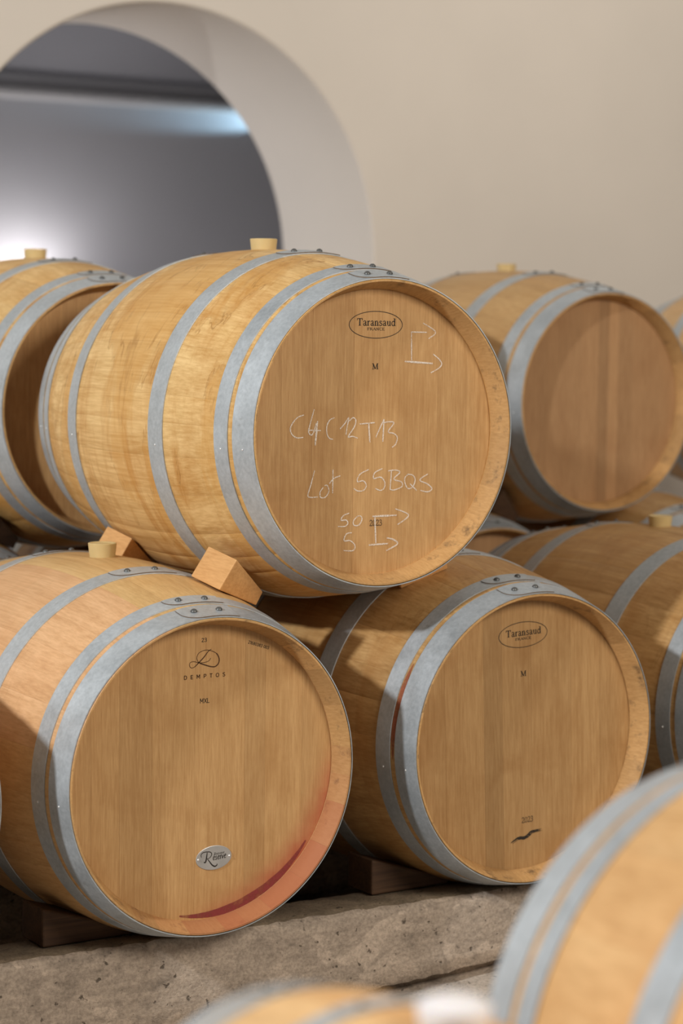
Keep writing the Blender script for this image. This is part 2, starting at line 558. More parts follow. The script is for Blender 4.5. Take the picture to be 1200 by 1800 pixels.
T_LIST = [0.0, 0.004, 0.018, 0.040, 0.042, 0.07, 0.11, 0.16, 0.21, 0.26, 0.31, 0.36, 0.41, 0.465]
T_LIST = T_LIST + [L - t for t in reversed(T_LIST[:-1])]


def stave_mesh(deg):
    bm = bmesh.new()
    half = math.radians(deg) / 2
    us = [(-1, 0.0005), (-0.96, 0.0001), (-0.5, 0), (0, 0), (0.5, 0), (0.96, 0.0001), (1, 0.0005)]
    outer, inn = [], []
    for t in T_LIST:
        lip = 0.0015 if t in (0.0, L) else 0.0
        outer.append([bm.verts.new(((prof(t) - d - lip) * math.sin(u * half * 0.9985), t, (prof(t) - d - lip) * math.cos(u * half * 0.9985))) for u, d in us])
        inn.append([bm.verts.new((inner(t) * math.sin(u * half * 0.9985), t, inner(t) * math.cos(u * half * 0.9985))) for u, d in us])
    n, k = len(T_LIST), len(us)
    for i in range(n - 1):
        for j in range(k - 1):
            bm.faces.new((outer[i][j], outer[i + 1][j], outer[i + 1][j + 1], outer[i][j + 1]))
            f = bm.faces.new((inn[i][j], inn[i][j + 1], inn[i + 1][j + 1], inn[i + 1][j]))
            if T_LIST[i + 1] <= 0.0421 or T_LIST[i] >= L - 0.0421: f.material_index = 1
        for j in (0, k - 1):
            bm.faces.new((outer[i][j], outer[i + 1][j], inn[i + 1][j], inn[i][j]))
    for i in (0, n - 1):
        for j in range(k - 1):
            bm.faces.new((outer[i][j], outer[i][j + 1], inn[i][j + 1], inn[i][j])).material_index = 1
    bmesh.ops.recalc_face_normals(bm, faces=bm.faces)
    me = bpy.data.meshes.new('stave'); bm.to_mesh(me); bm.free()
    me.materials.append(W_GOLD); me.materials.append(W_CHIME)
    smooth(me, 35)
    return me


STAVE_DEG = [9, 11, 13, 15, 17]
STAVES = {d: stave_mesh(d) for d in STAVE_DEG}


def stave_pattern(rng):
    while True:
        s = [rng.choice(STAVE_DEG) for _ in range(27)]
        tot, out = 0, []
        for d in s:
            if tot + d > 360: break
            out.append(d); tot += d
        if 360 - tot in STAVE_DEG: return out + [360 - tot]
        if tot == 360: return out


def board_mesh(x0, x1):
    """one plank of the head: a strip of the disc, 22 mm thick, with a fine eased edge"""
    R = 0.2735
    g = 0.00006
    bm = bmesh.new()
    x0, x1 = max(x0 + g, -R + 0.001), min(x1 - g, R - 0.001)
    n = 10
    xs = [x0 + (x1 - x0) * i / n for i in range(n + 1)]
    outl = [(x, math.sqrt(max(R * R - x * x, 0))) for x in xs] + [(x, -math.sqrt(max(R * R - x * x, 0))) for x in reversed(xs)]
    e = 0.00013
    cx = (x0 + x1) / 2
    def ring(y, s):
        return [bm.verts.new((x + (s if x < cx else -s) * (abs(x - x0) < 1e-6 or abs(x - x1) < 1e-6), y, z)) for x, z in outl]
    a, b, c = ring(HEAD_T, e), ring(HEAD_T + 0.0002, 0), ring(HEAD_T + 0.022, 0)
    bm.faces.new(a); bm.faces.new(c)
    for p, q in ((a, b), (b, c)):
        for i in range(len(outl)):
            j = (i + 1) % len(outl)
            bm.faces.new((p[i], p[j], q[j], q[i]))
    bmesh.ops.recalc_face_normals(bm, faces=bm.faces)
    me = bpy.data.meshes.new('head_board'); bm.to_mesh(me); bm.free()
    me.materials.append(W_HEAD)
    return me


def back_head_mesh():
    bm = bmesh.new()
    bmesh.ops.create_cone(bm, cap_ends=True, segments=48, radius1=0.2735, radius2=0.2735, depth=0.022, matrix=Matrix.Translation((0, L - HEAD_T - 0.011, 0)) @ Matrix.Rotation(PI / 2, 4, 'X'))
    me = bpy.data.meshes.new('back_head'); bm.to_mesh(me); bm.free()
    me.materials.append(W_HEAD_OLD)
    return me


BACK_HEAD = back_head_mesh()
HOOPS = [(0.0008, 0.053), (0.066, 0.102), (0.257, 0.305), (L - 0.305, L - 0.257), (L - 0.102, L - 0.066), (L - 0.053, L - 0.0008)]
TH = 0.0019


def hoop_mesh(t0, t1, k):
    bm = bmesh.new()
    n = 132
    r0, r1 = prof(t0) + 0.0003, prof(t1) + 0.0003
    flare = 0.0008
    if t0 < L / 2: r0 += flare * 0
    sect = [(t0, r0), (t0, r0 + TH), ((t0 + t1) / 2, (r0 + r1) / 2 + TH), (t1, r1 + TH), (t1, r1)]
    rows = [[bm.verts.new((r * math.sin(2 * PI * i / n), t, r * math.cos(2 * PI * i / n))) for t, r in sect] for i in range(n)]
    for i in range(n):
        a, b = rows[i], rows[(i + 1) % n]
        for j in range(len(sect)):
            q = (j + 1) % len(sect)
            bm.faces.new((a[j], b[j], b[q], a[q]))
    # riveted lap: a second layer with one rounded end
    a0, a1 = math.radians(-11.3), math.radians(9.2)
    m_ = 22
    def rad(t): return r0 + (r1 - r0) * (t - t0) / (t1 - t0) + TH
    top, bot = [], []
    wd = t1 - t0
    crn = min(0.9 * wd, 0.036)
    for i in range(m_ + 1):
        u = (i / m_) ** 1.6
        a = a0 + (a1 - a0) * u
        s = (a - a0) * prof((t0 + t1) / 2)          # distance from the rounded end
        cut = crn - math.sqrt(max(crn * crn - (crn - s) ** 2, 0)) if s < crn else 0.0
        ta, tb = (t0 + cut * 0.85 + 0.0012, t1 - cut * 0.10 - 0.0008)
        if k >= 3: ta, tb = (t0 + cut * 0.10 + 0.0008, t1 - cut * 0.85 - 0.0012)
        bot.append([bm.verts.new((rad(t) * math.sin(a), t, rad(t) * math.cos(a))) for t in (ta, tb)])
        top.append([bm.verts.new(((rad(t) + TH) * math.sin(a), t, (rad(t) + TH) * math.cos(a))) for t in (ta, tb)])
    for i in range(m_):
        bm.faces.new((top[i][0], top[i + 1][0], top[i + 1][1], top[i][1]))
        bm.faces.new((top[i][0], bot[i][0], bot[i + 1][0], top[i + 1][0])).material_index = 1
        bm.faces.new((top[i][1], top[i + 1][1], bot[i + 1][1], bot[i][1])).material_index = 1
    for i in (0, m_): bm.faces.new((top[i][0], top[i][1], bot[i][1], bot[i][0])).material_index = 1
    bmesh.ops.recalc_face_normals(bm, faces=bm.faces)
    me = bpy.data.meshes.new('hoop'); bm.to_mesh(me); bm.free()
    me.materials.append(M_HOOP); me.materials.append(M_RUST)
    smooth(me, 30)
    return me


HOOP_ME = [hoop_mesh(a, b, k) for k, (a, b) in enumerate(HOOPS)]


def dome_mesh(name, r, h, mat):
    bm = bmesh.new()
    rows = []
    for k in range(5):
        b = PI / 2 * k / 4
        if k < 4: rows.append([bm.verts.new((r * math.cos(b) * math.cos(2 * PI * i / 12), r * math.cos(b) * math.sin(2 * PI * i / 12), h * math.sin(b))) for i in range(12)])
    tip = bm.verts.new((0, 0, h))
    for a, b in zip(rows, rows[1:]):
        for i in range(12): bm.faces.new((a[i], a[(i + 1) % 12], b[(i + 1) % 12], b[i]))
    for i in range(12): bm.faces.new((rows[-1][i], rows[-1][(i + 1) % 12], tip))
    for f in bm.faces: f.smooth = True
    me = bpy.data.meshes.new(name); bm.to_mesh(me); bm.free()
    me.materials.append(mat)
    return me


RIVET = dome_mesh('rivet', 0.0064, 0.0056, M_RIVET)
NAIL = dome_mesh('nail', 0.0021, 0.0018, M_NAIL)


def on_shell(me, name, parent, t, deg, lift):
    a = math.radians(deg)
    r = prof(t) + lift
    o = add_mesh(name, me, parent=parent, loc=(r * math.sin(a), t, r * math.cos(a)), rot=(0, a, 0))
    return o


def barrel(x, y, z, label, group, flip=False, roll=0.0, seed=0, stave_mat=W_GOLD, head_mat=W_HEAD, tint=(1, 1, 1), vary=0.10,
           boards=None, board_tints=None, wine=False, hoop_tint=1.0, stave_tint=None):
    """x, y: axis and head end; z: axis height.  flip: head end faces +y"""
    rng = random.Random(seed)
    root = empty('wine_barrel', (x, y, z - RB), PI if flip else 0)
    tag(root, label, 'barrel', group)
    base = Vector((0, 0, RB))
    rr = math.radians(roll)
    ang = rng.uniform(0, 8)
    for d in stave_pattern(rng):
        c = ang + d / 2
        ang += d
        o = add_mesh('stave', STAVES[d], parent=root, loc=base, rot=(0, rr + math.radians(c), 0))
        o.material_slots[0].link = 'OBJECT'; o.material_slots[0].material = stave_mat
        v = 1 + rng.uniform(-vary, vary * 0.6); h = rng.uniform(-0.035, 0.035)
        col = [tint[0] * v, tint[1] * v * (1 - h * 0.5), tint[2] * v * (1 - h)]
        if stave_tint:
            q = stave_tint((c + 180) % 360 - 180)
            col = [a * b for a, b in zip(col, q)]
        alpha = 1.0
        if wine:
            cc = c % 360
            dd = abs(cc - 150)
            alpha = 1 - max(0.0, min(1.0, (70 - dd) / 46)) * rng.uniform(0.66, 0.92)
        o.color = (*col, alpha)
    boards = boards or [-0.2735, -0.205, -0.122, -0.045, 0.052, 0.131, 0.2, 0.2735]
    for i, (a, b) in enumerate(zip(boards, boards[1:])):
        key = (round(a, 4), round(b, 4))
        if key not in BOARD_CACHE: BOARD_CACHE[key] = board_mesh(a, b)
        o = add_mesh('head_board', BOARD_CACHE[key], parent=root, loc=base, rot=(0, rr, 0))
        o.material_slots[0].link = 'OBJECT'; o.material_slots[0].material = head_mat
        tt = board_tints[i] if board_tints else 1 + rng.uniform(-0.10, 0.08)
        o.color = (tt, tt * 0.995, tt * 0.985, 0.0 if wine else 1.0)
    add_mesh('back_head', BACK_HEAD, parent=root, loc=base)
    for k, (t0, t1) in enumerate(HOOPS):
        h = add_mesh('hoop', HOOP_ME[k], parent=root, loc=base, rot=(0, rr, 0))
        g = hoop_tint * rng.uniform(0.94, 1.05)
        h.color = (g, g, g, 1)
        tm = (t0 + t1) / 2
        for dg in (-6.2, 3.4):
            on_shell(RIVET, 'rivet', h, tm + rng.uniform(-0.002, 0.002), dg, 2 * TH)
        on_shell(NAIL, 'nail', h, tm, -95.0, TH)
    return root


BOARD_CACHE = {}

# ------------------------------------------------------------------ the barrels
XD, XT, X3, Y1, ZL = 1.8423, 2.5650, 3.2700, 3.3113, ZC - 0.824
XCN, YCN, ZCN = 2.2225, 3.3465, ZC - 0.2160
XL, Y2, XR = 2.1933, 4.4061, 3.6425
DX2 = (XR - XL) / 2


def dem_tint(c):
    # yellower staves round the bung, pinkish ones down the left shoulder
    if -22 < c < 40: return (1.02, 1.0, 0.86)
    if -80 < c < -22: return (1.02, 0.93, 0.95)
    return (0.95, 0.88, 0.78)


b_dem = barrel(XD, Y1, ZL, 'oak barrel stamped with a looped D emblem above an oval metal plate, wine-stained rim', 'front row barrels', seed=11,
               stave_mat=W_PALE, boards=[-0.2735, -0.2263, -0.1709, -0.1066, -0.02, 0.0838, 0.126, 0.2058, 0.2735],
               board_tints=[0.98, 1.03, 0.97, 1.05, 1.06, 0.95, 1.04, 0.98], wine=True, stave_tint=dem_tint, vary=0.07)
b_tar = barrel(XT, Y1, ZL, 'lower oak barrel with an oval name stamp and a dark ink scribble on its head', 'front row barrels', seed=12, roll=-2.2,
               stave_mat=W_DULL, boards=[-0.2735, -0.19, -0.0968, -0.0523, 0.02, 0.1193, 0.1931, 0.2735],
               board_tints=[0.88, 0.90, 0.74, 0.84, 0.86, 0.92, 0.87], hoop_tint=0.92)
b_third = barrel(X3, Y1, ZL, 'lower brown barrel at the right edge, its head cut off by the frame', 'front row barrels', seed=13, stave_mat=W_DULL, hoop_tint=0.8)
b_nb = barrel(XD - 0.7045, Y1, ZL - 0.003, 'barrel left of the wine-stained one, only its rim at the left edge', 'front row barrels', seed=14, stave_mat=W_PALE)
b_cen = barrel(XCN, YCN, ZCN, 'golden oak barrel with white chalk writing on its head, on top of the front row', 'front row barrels', seed=21,
               stave_mat=W_GOLD, boards=[-0.2735, -0.205, -0.138, -0.0464, 0.0568, 0.1454, 0.2129, 0.2735],
               board_tints=[0.93, 0.96, 0.97, 1.08, 1.03, 0.98, 1.0], vary=0.035)
b_lt = barrel(XL, Y2, ZCN, 'upper barrel behind the chalk-marked one, at the left edge under the arch', 'second row barrels', seed=22, stave_mat=W_GOLD, vary=0.08, board_tints=[1.15, 1.2, 1.1, 1.2, 1.15, 1.2, 1.15])
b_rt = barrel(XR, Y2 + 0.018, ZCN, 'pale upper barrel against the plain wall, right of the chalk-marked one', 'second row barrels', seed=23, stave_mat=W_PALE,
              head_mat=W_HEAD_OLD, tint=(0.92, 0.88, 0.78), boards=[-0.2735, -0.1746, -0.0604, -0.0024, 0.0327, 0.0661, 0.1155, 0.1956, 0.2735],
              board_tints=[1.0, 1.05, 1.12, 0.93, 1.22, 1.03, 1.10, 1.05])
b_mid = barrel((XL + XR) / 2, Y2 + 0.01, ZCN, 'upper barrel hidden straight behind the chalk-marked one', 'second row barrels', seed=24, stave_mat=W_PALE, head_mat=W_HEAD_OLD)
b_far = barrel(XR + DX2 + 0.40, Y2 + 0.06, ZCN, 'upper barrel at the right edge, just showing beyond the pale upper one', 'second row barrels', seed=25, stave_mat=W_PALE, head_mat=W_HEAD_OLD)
LOW2 = ['lower barrel behind the leftmost ones, its hoop end showing below the left upper barrel',
        'lower barrel behind the front row, under the two left upper barrels of the second row',
        'lower barrel behind the front row, its hoop showing left of the right yellow bung',
        'lower barrel behind the right yellow bung, its riveted hoop at the right edge']
low2 = []
for i in range(4):
    low2.append(barrel(XL + DX2 * (i - 0.5), Y2 + 0.01, ZL, LOW2[i], 'second row barrels', seed=30 + i, stave_mat=W_DULL, head_mat=W_HEAD_OLD))
b_n1 = barrel(1.525, 1.678, ZC - 0.752, 'blurred golden barrel in the right foreground, seen from its far end', 'foreground barrels', flip=True, seed=41, stave_mat=W_PALE, tint=(1.16, 1.06, 0.92))
# a small cask beside it, closer to the camera
S2, X2N, Y2N, Z2N = 0.60, 0.927, 1.572, ZC - 0.756
b_n2 = barrel(X2N, Y2N, Z2N, 'blurred small cask at the bottom edge with a white bung', 'foreground barrels', flip=True, seed=42, stave_mat=W_PALE, tint=(1.20, 1.17, 1.12),
              stave_tint=lambda c: (1.0, 0.92, 0.84) if -30 < c < 9 else (1, 1, 1))
b_n2.scale = (S2, S2, S2)
b_n2.location.z = Z2N - RB * S2

# supports of the two foreground barrels, below the frame
for yy, lab in ((0.86, 'concrete block under the near end of the right foreground barrel'), (1.46, 'concrete block under the far end of the right foreground barrel')):
    zt = ZC - 0.752 - prof(0.17) - 0.002
    tag(add_mesh('concrete_block', bm_box(1.525 - 0.32, 1.525 + 0.32, yy - 0.05, yy + 0.05, 0, zt, 0.005), (M_CONC,)), lab, 'concrete block')
for yy, lab in ((1.12, 'concrete block under the near end of the small white-bunged cask'), (1.47, 'concrete block under the far end of the small white-bunged cask')):
    zt = Z2N - prof(0.17) * S2 - 0.002
    tag(add_mesh('concrete_block', bm_box(X2N - 0.17, X2N + 0.17, yy - 0.04, yy + 0.04, 0, zt, 0.004), (M_CONC,)), lab, 'concrete block')


# ------------------------------------------------------------------ bungs
def bung_mesh(name, rt, rb_, h, dip, mat, dome=0.0):
    bm = bmesh.new()
    pr = [(0.0, 0.0), (rb_, 0.0), (rt - 0.0015, h - 0.001), (rt - 0.0035, h)]
    if dome: pr += [(rt * 0.8, h + dome * 0.5), (rt * 0.45, h + dome * 0.9), (0.0, h + dome)]
    else: pr += [(rt - 0.007, h - 0.0005), (rt - 0.009, h - dip), (0.0, h - dip)]
    n = 28
    rows = [[bm.verts.new((q * math.cos(2 * PI * i / n), q * math.sin(2 * PI * i / n), zz)) for q, zz in pr] for i in range(n)]
    for i in range(n):
        a, b = rows[i], rows[(i + 1) % n]
        for k in range(len(pr) - 1): bm.faces.new((a[k], b[k], b[k + 1], a[k + 1]))
    bmesh.ops.remove_doubles(bm, verts=bm.verts, dist=1e-6)
    bmesh.ops.dissolve_degenerate(bm, dist=1e-7, edges=bm.edges)
    bmesh.ops.recalc_face_normals(bm, faces=bm.faces)
    me = bpy.data.meshes.new(name); bm.to_mesh(me); bm.free()
    me.materials.append(mat); smooth(me, 32)
    return me


BUNG = bung_mesh('barrel_bung', 0.0295, 0.0245, 0.032, 0.002, M_BUNG)
BUNG_W = bung_mesh('barrel_bung', 0.031, 0.024, 0.028, 0.002, M_BUNG_W, dome=0.004)
for bx, by, bz, lift, me, lab in (
        (XCN, YCN, ZCN, 0.022, BUNG, 'cream silicone bung on top of the chalk-marked barrel'),
        (XD, Y1, ZL, 0.027, BUNG, 'cream silicone bung on the wine-stained barrel, beside a wooden wedge'),
        (X3, Y1, ZL, 0.024, BUNG, 'yellowish bung on the lower barrel at the right edge'),
        (XL, Y2, ZCN, 0.022, BUNG, 'cream bung on the upper left barrel, in front of the bright wall glow'),
        (XR, Y2 + 0.018, ZCN, 0.019, BUNG, 'tan bung on the pale upper right barrel against the wall')):
    o = add_mesh('barrel_bung', me, loc=(bx, by + L / 2, bz + RB - (0.032 - lift)))
    tag(o, lab, 'bung', 'silicone bungs')
o = add_mesh('barrel_bung', BUNG_W, loc=(X2N, Y2N - L * S2 / 2, Z2N + RB * S2 - 0.002))
tag(o, 'blurred white bung on the small cask at the bottom edge', 'bung', 'silicone bungs')


# ------------------------------------------------------------------ wedges
def hexa(name, lo, hi, mat, bevel=0.002):
    """lo, hi: four corner points each"""
    bm = bmesh.new()
    c = [sum((Vector(p) for p in lo), Vector()) / 4]
    org = Vector((c[0].x, c[0].y, min(p[2] for p in list(lo) + list(hi))))
    a = [bm.verts.new(Vector(p) - org) for p in lo]; b = [bm.verts.new(Vector(p) - org) for p in hi]
    bm.faces.new(a); bm.faces.new(b)
    for i in range(4): bm.faces.new((a[i], a[(i + 1) % 4], b[(i + 1) % 4], b[i]))
    bmesh.ops.recalc_face_normals(bm, faces=bm.faces)
    bmesh.ops.bevel(bm, geom=list(bm.edges), offset=bevel, segments=2, affect='EDGES', profile=0.5)
    return add_mesh(name, bm, (mat,), loc=org)


def stack_wedge(bx, by, bz, mx, my, mat, label, dx=0.0, dy=0.0, dz=0.0, name='wooden_wedge'):
    """wedge on the shoulder of the barrel at bx, by, bz; mx/my mirror it"""
    def P(x, y, z): return (bx + mx * (x + dx), by + (y if my > 0 else L - y) + dy, bz + z + dz)
    n_, f_ = (0.086, 0.149, 0.316), (0.0745, 0.239, 0.333)
    tn, tf = (0.110, 0.126, 0.374), (0.1005, 0.217, 0.391)
    c, d, e = 0.095, 0.026, -0.038
    lo = [P(*n_), P(*f_), P(f_[0] + c, f_[1] + d, f_[2] + e), P(n_[0] + c, n_[1] + d, n_[2] + e)]
    hi = [P(*tn), P(*tf), P(f_[0] + c + 0.010, f_[1] + d - 0.008, f_[2] + e + 0.026), P(n_[0] + c + 0.010, n_[1] + d - 0.008, n_[2] + e + 0.026)]
    return tag(hexa(name, lo, hi, mat), label, 'wedge', 'wooden wedges')


stack_wedge(XD, Y1, ZL, 1, 1, W_BLOCK, 'orange wooden wedge between the wine-stained and chalk-marked barrels, nearest the camera')
stack_wedge(XD, Y1, ZL, 1, 1, W_BLOCK, 'pale wooden wedge behind the bung of the wine-stained barrel', dy=0.43)
stack_wedge(XT, Y1, ZL, -1, 1, W_BLOCK, 'wooden wedge tip peeking out right under the chalk-marked barrel', dy=0.045, dz=0.006)
stack_wedge(XL - DX2 / 2, Y2 + 0.01, ZL, 1, 1, W_OLD, 'dark wedge under the upper left barrel at the left edge')
stack_wedge(XR - DX2 / 2, Y2 + 0.01, ZL, 1, 1, W_OLD, 'dark wedge under the left side of the pale upper barrel')


def floor_wedge(x, y, label):
    h, ln, d = 0.072, 0.185, 0.085
    z = ZR + 0.0015
    lo = [(x, y, z), (x - 0.004, y + d, z), (x + ln, y + d, z), (x + ln, y, z)]
    hi = [(x, y, z + h), (x - 0.004, y + d, z + h), (x + ln, y + d, z + 0.012), (x + ln, y, z + 0.012)]
    tag(hexa('wooden_wedge', lo, hi, W_OLD, 0.004), label, 'wedge', 'dark floor wedges')


floor_wedge(1.572, 3.462, 'dark wooden wedge on the concrete beam under the wine-stained barrel')
floor_wedge(2.278, 3.462, 'dark wooden wedge on the concrete beam under the scribbled lower barrel')
floor_wedge(2.98, 3.462, 'dark wooden wedge on the concrete beam under the right edge barrel')


# ------------------------------------------------------------------ writing and marks
def catmull(pts, n=5):
    if len(pts) < 3: return pts
    P = [pts[0]] + list(pts) + [pts[-1]]
    out = []
    for i in range(1, len(P) - 2):
        p0, p1, p2, p3 = (Vector(q) for q in P[i - 1:i + 3])
        for k in range(n):
            t = k / n
            q = 0.5 * ((2 * p1) + (p2 - p0) * t + (2 * p0 - 5 * p1 + 4 * p2 - p3) * t * t + (3 * p1 - p0 - 3 * p2 + p3) * t ** 3)
            out.append((q.x, q.y))
    return out + [tuple(pts[-1])]


def ribbon(bm, pts, w0, w1=None, y=0.0, wobble=0.0, rng=None):
    """flat stroke in the head plane; width w0 in the middle, w1 at its ends"""
    w1 = w0 if w1 is None else w1
    pts = [Vector(p) for p in pts]
    n = len(pts)
    prev = None
    for i, p in enumerate(pts):
        a, b = pts[max(i - 1, 0)], pts[min(i + 1, n - 1)]
        d = (b - a)
        if d.length < 1e-9: continue
        d.normalize()
        nn = Vector((-d.y, d.x))
        u = i / max(n - 1, 1)
        ww = w1 + (w0 - w1) * math.sin(PI * u) if n > 2 else w0
        if rng: ww *= 1 + rng.uniform(-wobble, wobble)
        q = (bm.verts.new((p.x + nn.x * ww / 2, y, p.y + nn.y * ww / 2)), bm.verts.new((p.x - nn.x * ww / 2, y, p.y - nn.y * ww / 2)))
        if prev: bm.faces.new((prev[0], prev[1], q[1], q[0]))
        prev = q


K, N_ = 0.17, 0.075        # thick and thin stroke of the serif face
SERIF = {
 'T': (0.76, [([(0.36, 0.02), (0.36, 0.97)], K), ([(0.02, 0.95), (0.70, 0.95)], 0.09), ([(0.05, 0.97), (0.04, 0.72)], N_), ([(0.67, 0.97), (0.68, 0.72)], N_), ([(0.20, 0.03), (0.52, 0.03)], 0.06)]),
 'a': (0.52, [([(0.07, 0.48), (0.11, 0.61), (0.24, 0.65), (0.35, 0.57), (0.36, 0.40)], 0.10), ([(0.36, 0.55), (0.36, 0.12), (0.48, 0.04)], 0.14), ([(0.36, 0.38), (0.15, 0.31), (0.08, 0.17), (0.15, 0.04), (0.27, 0.06), (0.36, 0.17)], 0.11)]),
 'r': (0.42, [([(0.13, 0.0), (0.13, 0.64)], K), ([(0.0, 0.03), (0.27, 0.03)], 0.06), ([(0.01, 0.62), (0.14, 0.62)], 0.06), ([(0.16, 0.46), (0.24, 0.62), (0.38, 0.60)], 0.11)]),
 'n': (0.60, [([(0.13, 0.0), (0.13, 0.64)], K), ([(0.42, 0.0), (0.42, 0.50)], K), ([(0.15, 0.50), (0.26, 0.63), (0.38, 0.61), (0.42, 0.48)], 0.10), ([(0.0, 0.03), (0.26, 0.03)], 0.06), ([(0.30, 0.03), (0.56, 0.03)], 0.06), ([(0.01, 0.62), (0.14, 0.62)], 0.06)]),
 's': (0.46, [([(0.35, 0.50), (0.28, 0.63), (0.13, 0.61), (0.09, 0.49), (0.21, 0.37), (0.34, 0.27), (0.36, 0.11), (0.23, 0.02), (0.09, 0.06), (0.06, 0.18)], 0.115)]),
 'u': (0.60, [([(0.13, 0.64), (0.13, 0.20)], K), ([(0.13, 0.22), (0.19, 0.05), (0.30, 0.04), (0.42, 0.16)], 0.10), ([(0.43, 0.64), (0.43, 0.02)], K), ([(0.01, 0.62), (0.13, 0.62)], 0.06), ([(0.30, 0.62), (0.43, 0.62)], 0.06), ([(0.43, 0.03), (0.56, 0.03)], 0.06)]),
 'd': (0.60, [([(0.40, 0.52), (0.27, 0.64), (0.12, 0.53), (0.07, 0.32), (0.12, 0.11), (0.26, 0.03), (0.40, 0.15)], 0.12), ([(0.43, 1.0), (0.43, 0.02)], K), ([(0.29, 0.98), (0.43, 0.98)], 0.06), ([(0.43, 0.03), (0.56, 0.03)], 0.06)]),
 'F': (0.62, [([(0.14, 0), (0.14, 1)], 0.18), ([(0.02, 0.96), (0.56, 0.96)], 0.10), ([(0.14, 0.52), (0.42, 0.52)], 0.10), ([(0.54, 1), (0.56, 0.75)], 0.09), ([(0.0, 0.04), (0.32, 0.04)], 0.08)]),
 'R': (0.74, [([(0.14, 0), (0.14, 1)], 0.18), ([(0.02, 0.96), (0.40, 0.96), (0.55, 0.84), (0.52, 0.62), (0.36, 0.52), (0.16, 0.52)], 0.11), ([(0.34, 0.52), (0.62, 0.03), (0.72, 0.03)], 0.15), ([(0.0, 0.04), (0.30, 0.04)], 0.08)]),
 'A': (0.74, [([(0.06, 0.03), (0.35, 1.0)], 0.08), ([(0.35, 1.0), (0.64, 0.03)], 0.18), ([(0.16, 0.34), (0.54, 0.34)], 0.08), ([(-0.02, 0.04), (0.18, 0.04)], 0.08), ([(0.50, 0.04), (0.76, 0.04)], 0.08)]),
 'N': (0.80, [([(0.14, 0), (0.14, 1)], 0.09), ([(0.10, 1.0), (0.64, 0.0)], 0.18), ([(0.64, 0), (0.64, 1)], 0.09), ([(0.0, 0.04), (0.28, 0.04)], 0.08), ([(0.50, 0.96), (0.78, 0.96)], 0.08)]),
 'C': (0.70, [([(0.60, 0.78), (0.50, 0.95), (0.30, 0.98), (0.11, 0.80), (0.07, 0.50), (0.12, 0.18), (0.32, 0.02), (0.52, 0.06), (0.62, 0.24)], 0.14)]),
 'E': (0.64, [([(0.14, 0), (0.14, 1)], 0.18), ([(0.02, 0.96), (0.56, 0.96)], 0.10), ([(0.14, 0.52), (0.42, 0.52)], 0.10), ([(0.02, 0.04), (0.58, 0.04)], 0.10), ([(0.58, 0.04), (0.60, 0.26)], 0.08)]),
 'M': (1.10, [([(0.18, 0.02), (0.20, 0.98)], 0.08), ([(0.16, 0.98), (0.54, 0.06)], 0.17), ([(0.54, 0.06), (0.88, 0.98)], 0.08), ([(0.90, 0.02), (0.88, 0.98)], 0.18), ([(0.02, 0.03), (0.34, 0.03)], 0.06), ([(0.72, 0.03), (1.06, 0.03)], 0.06), ([(0.02, 0.97), (0.22, 0.97)], 0.06), ([(0.86, 0.97), (1.06, 0.97)], 0.06)]),
 '2': (0.62, [([(0.08, 0.74), (0.16, 0.94), (0.34, 0.98), (0.48, 0.84), (0.44, 0.58), (0.24, 0.28), (0.06, 0.06)], 0.11), ([(0.06, 0.06), (0.54, 0.06), (0.56, 0.20)], 0.12)]),
 '0': (0.62, [([(0.29, 0.98), (0.12, 0.80), (0.08, 0.48), (0.13, 0.17), (0.29, 0.02), (0.45, 0.17), (0.50, 0.48), (0.46, 0.80), (0.29, 0.98)], 0.11)]),
 '3': (0.62, [([(0.10, 0.80), (0.20, 0.96), (0.38, 0.94), (0.44, 0.76), (0.34, 0.58), (0.20, 0.54)], 0.10), ([(0.22, 0.54), (0.42, 0.46), (0.48, 0.26), (0.38, 0.06), (0.20, 0.02), (0.07, 0.10)], 0.12)]),
}
S_ = 0.15
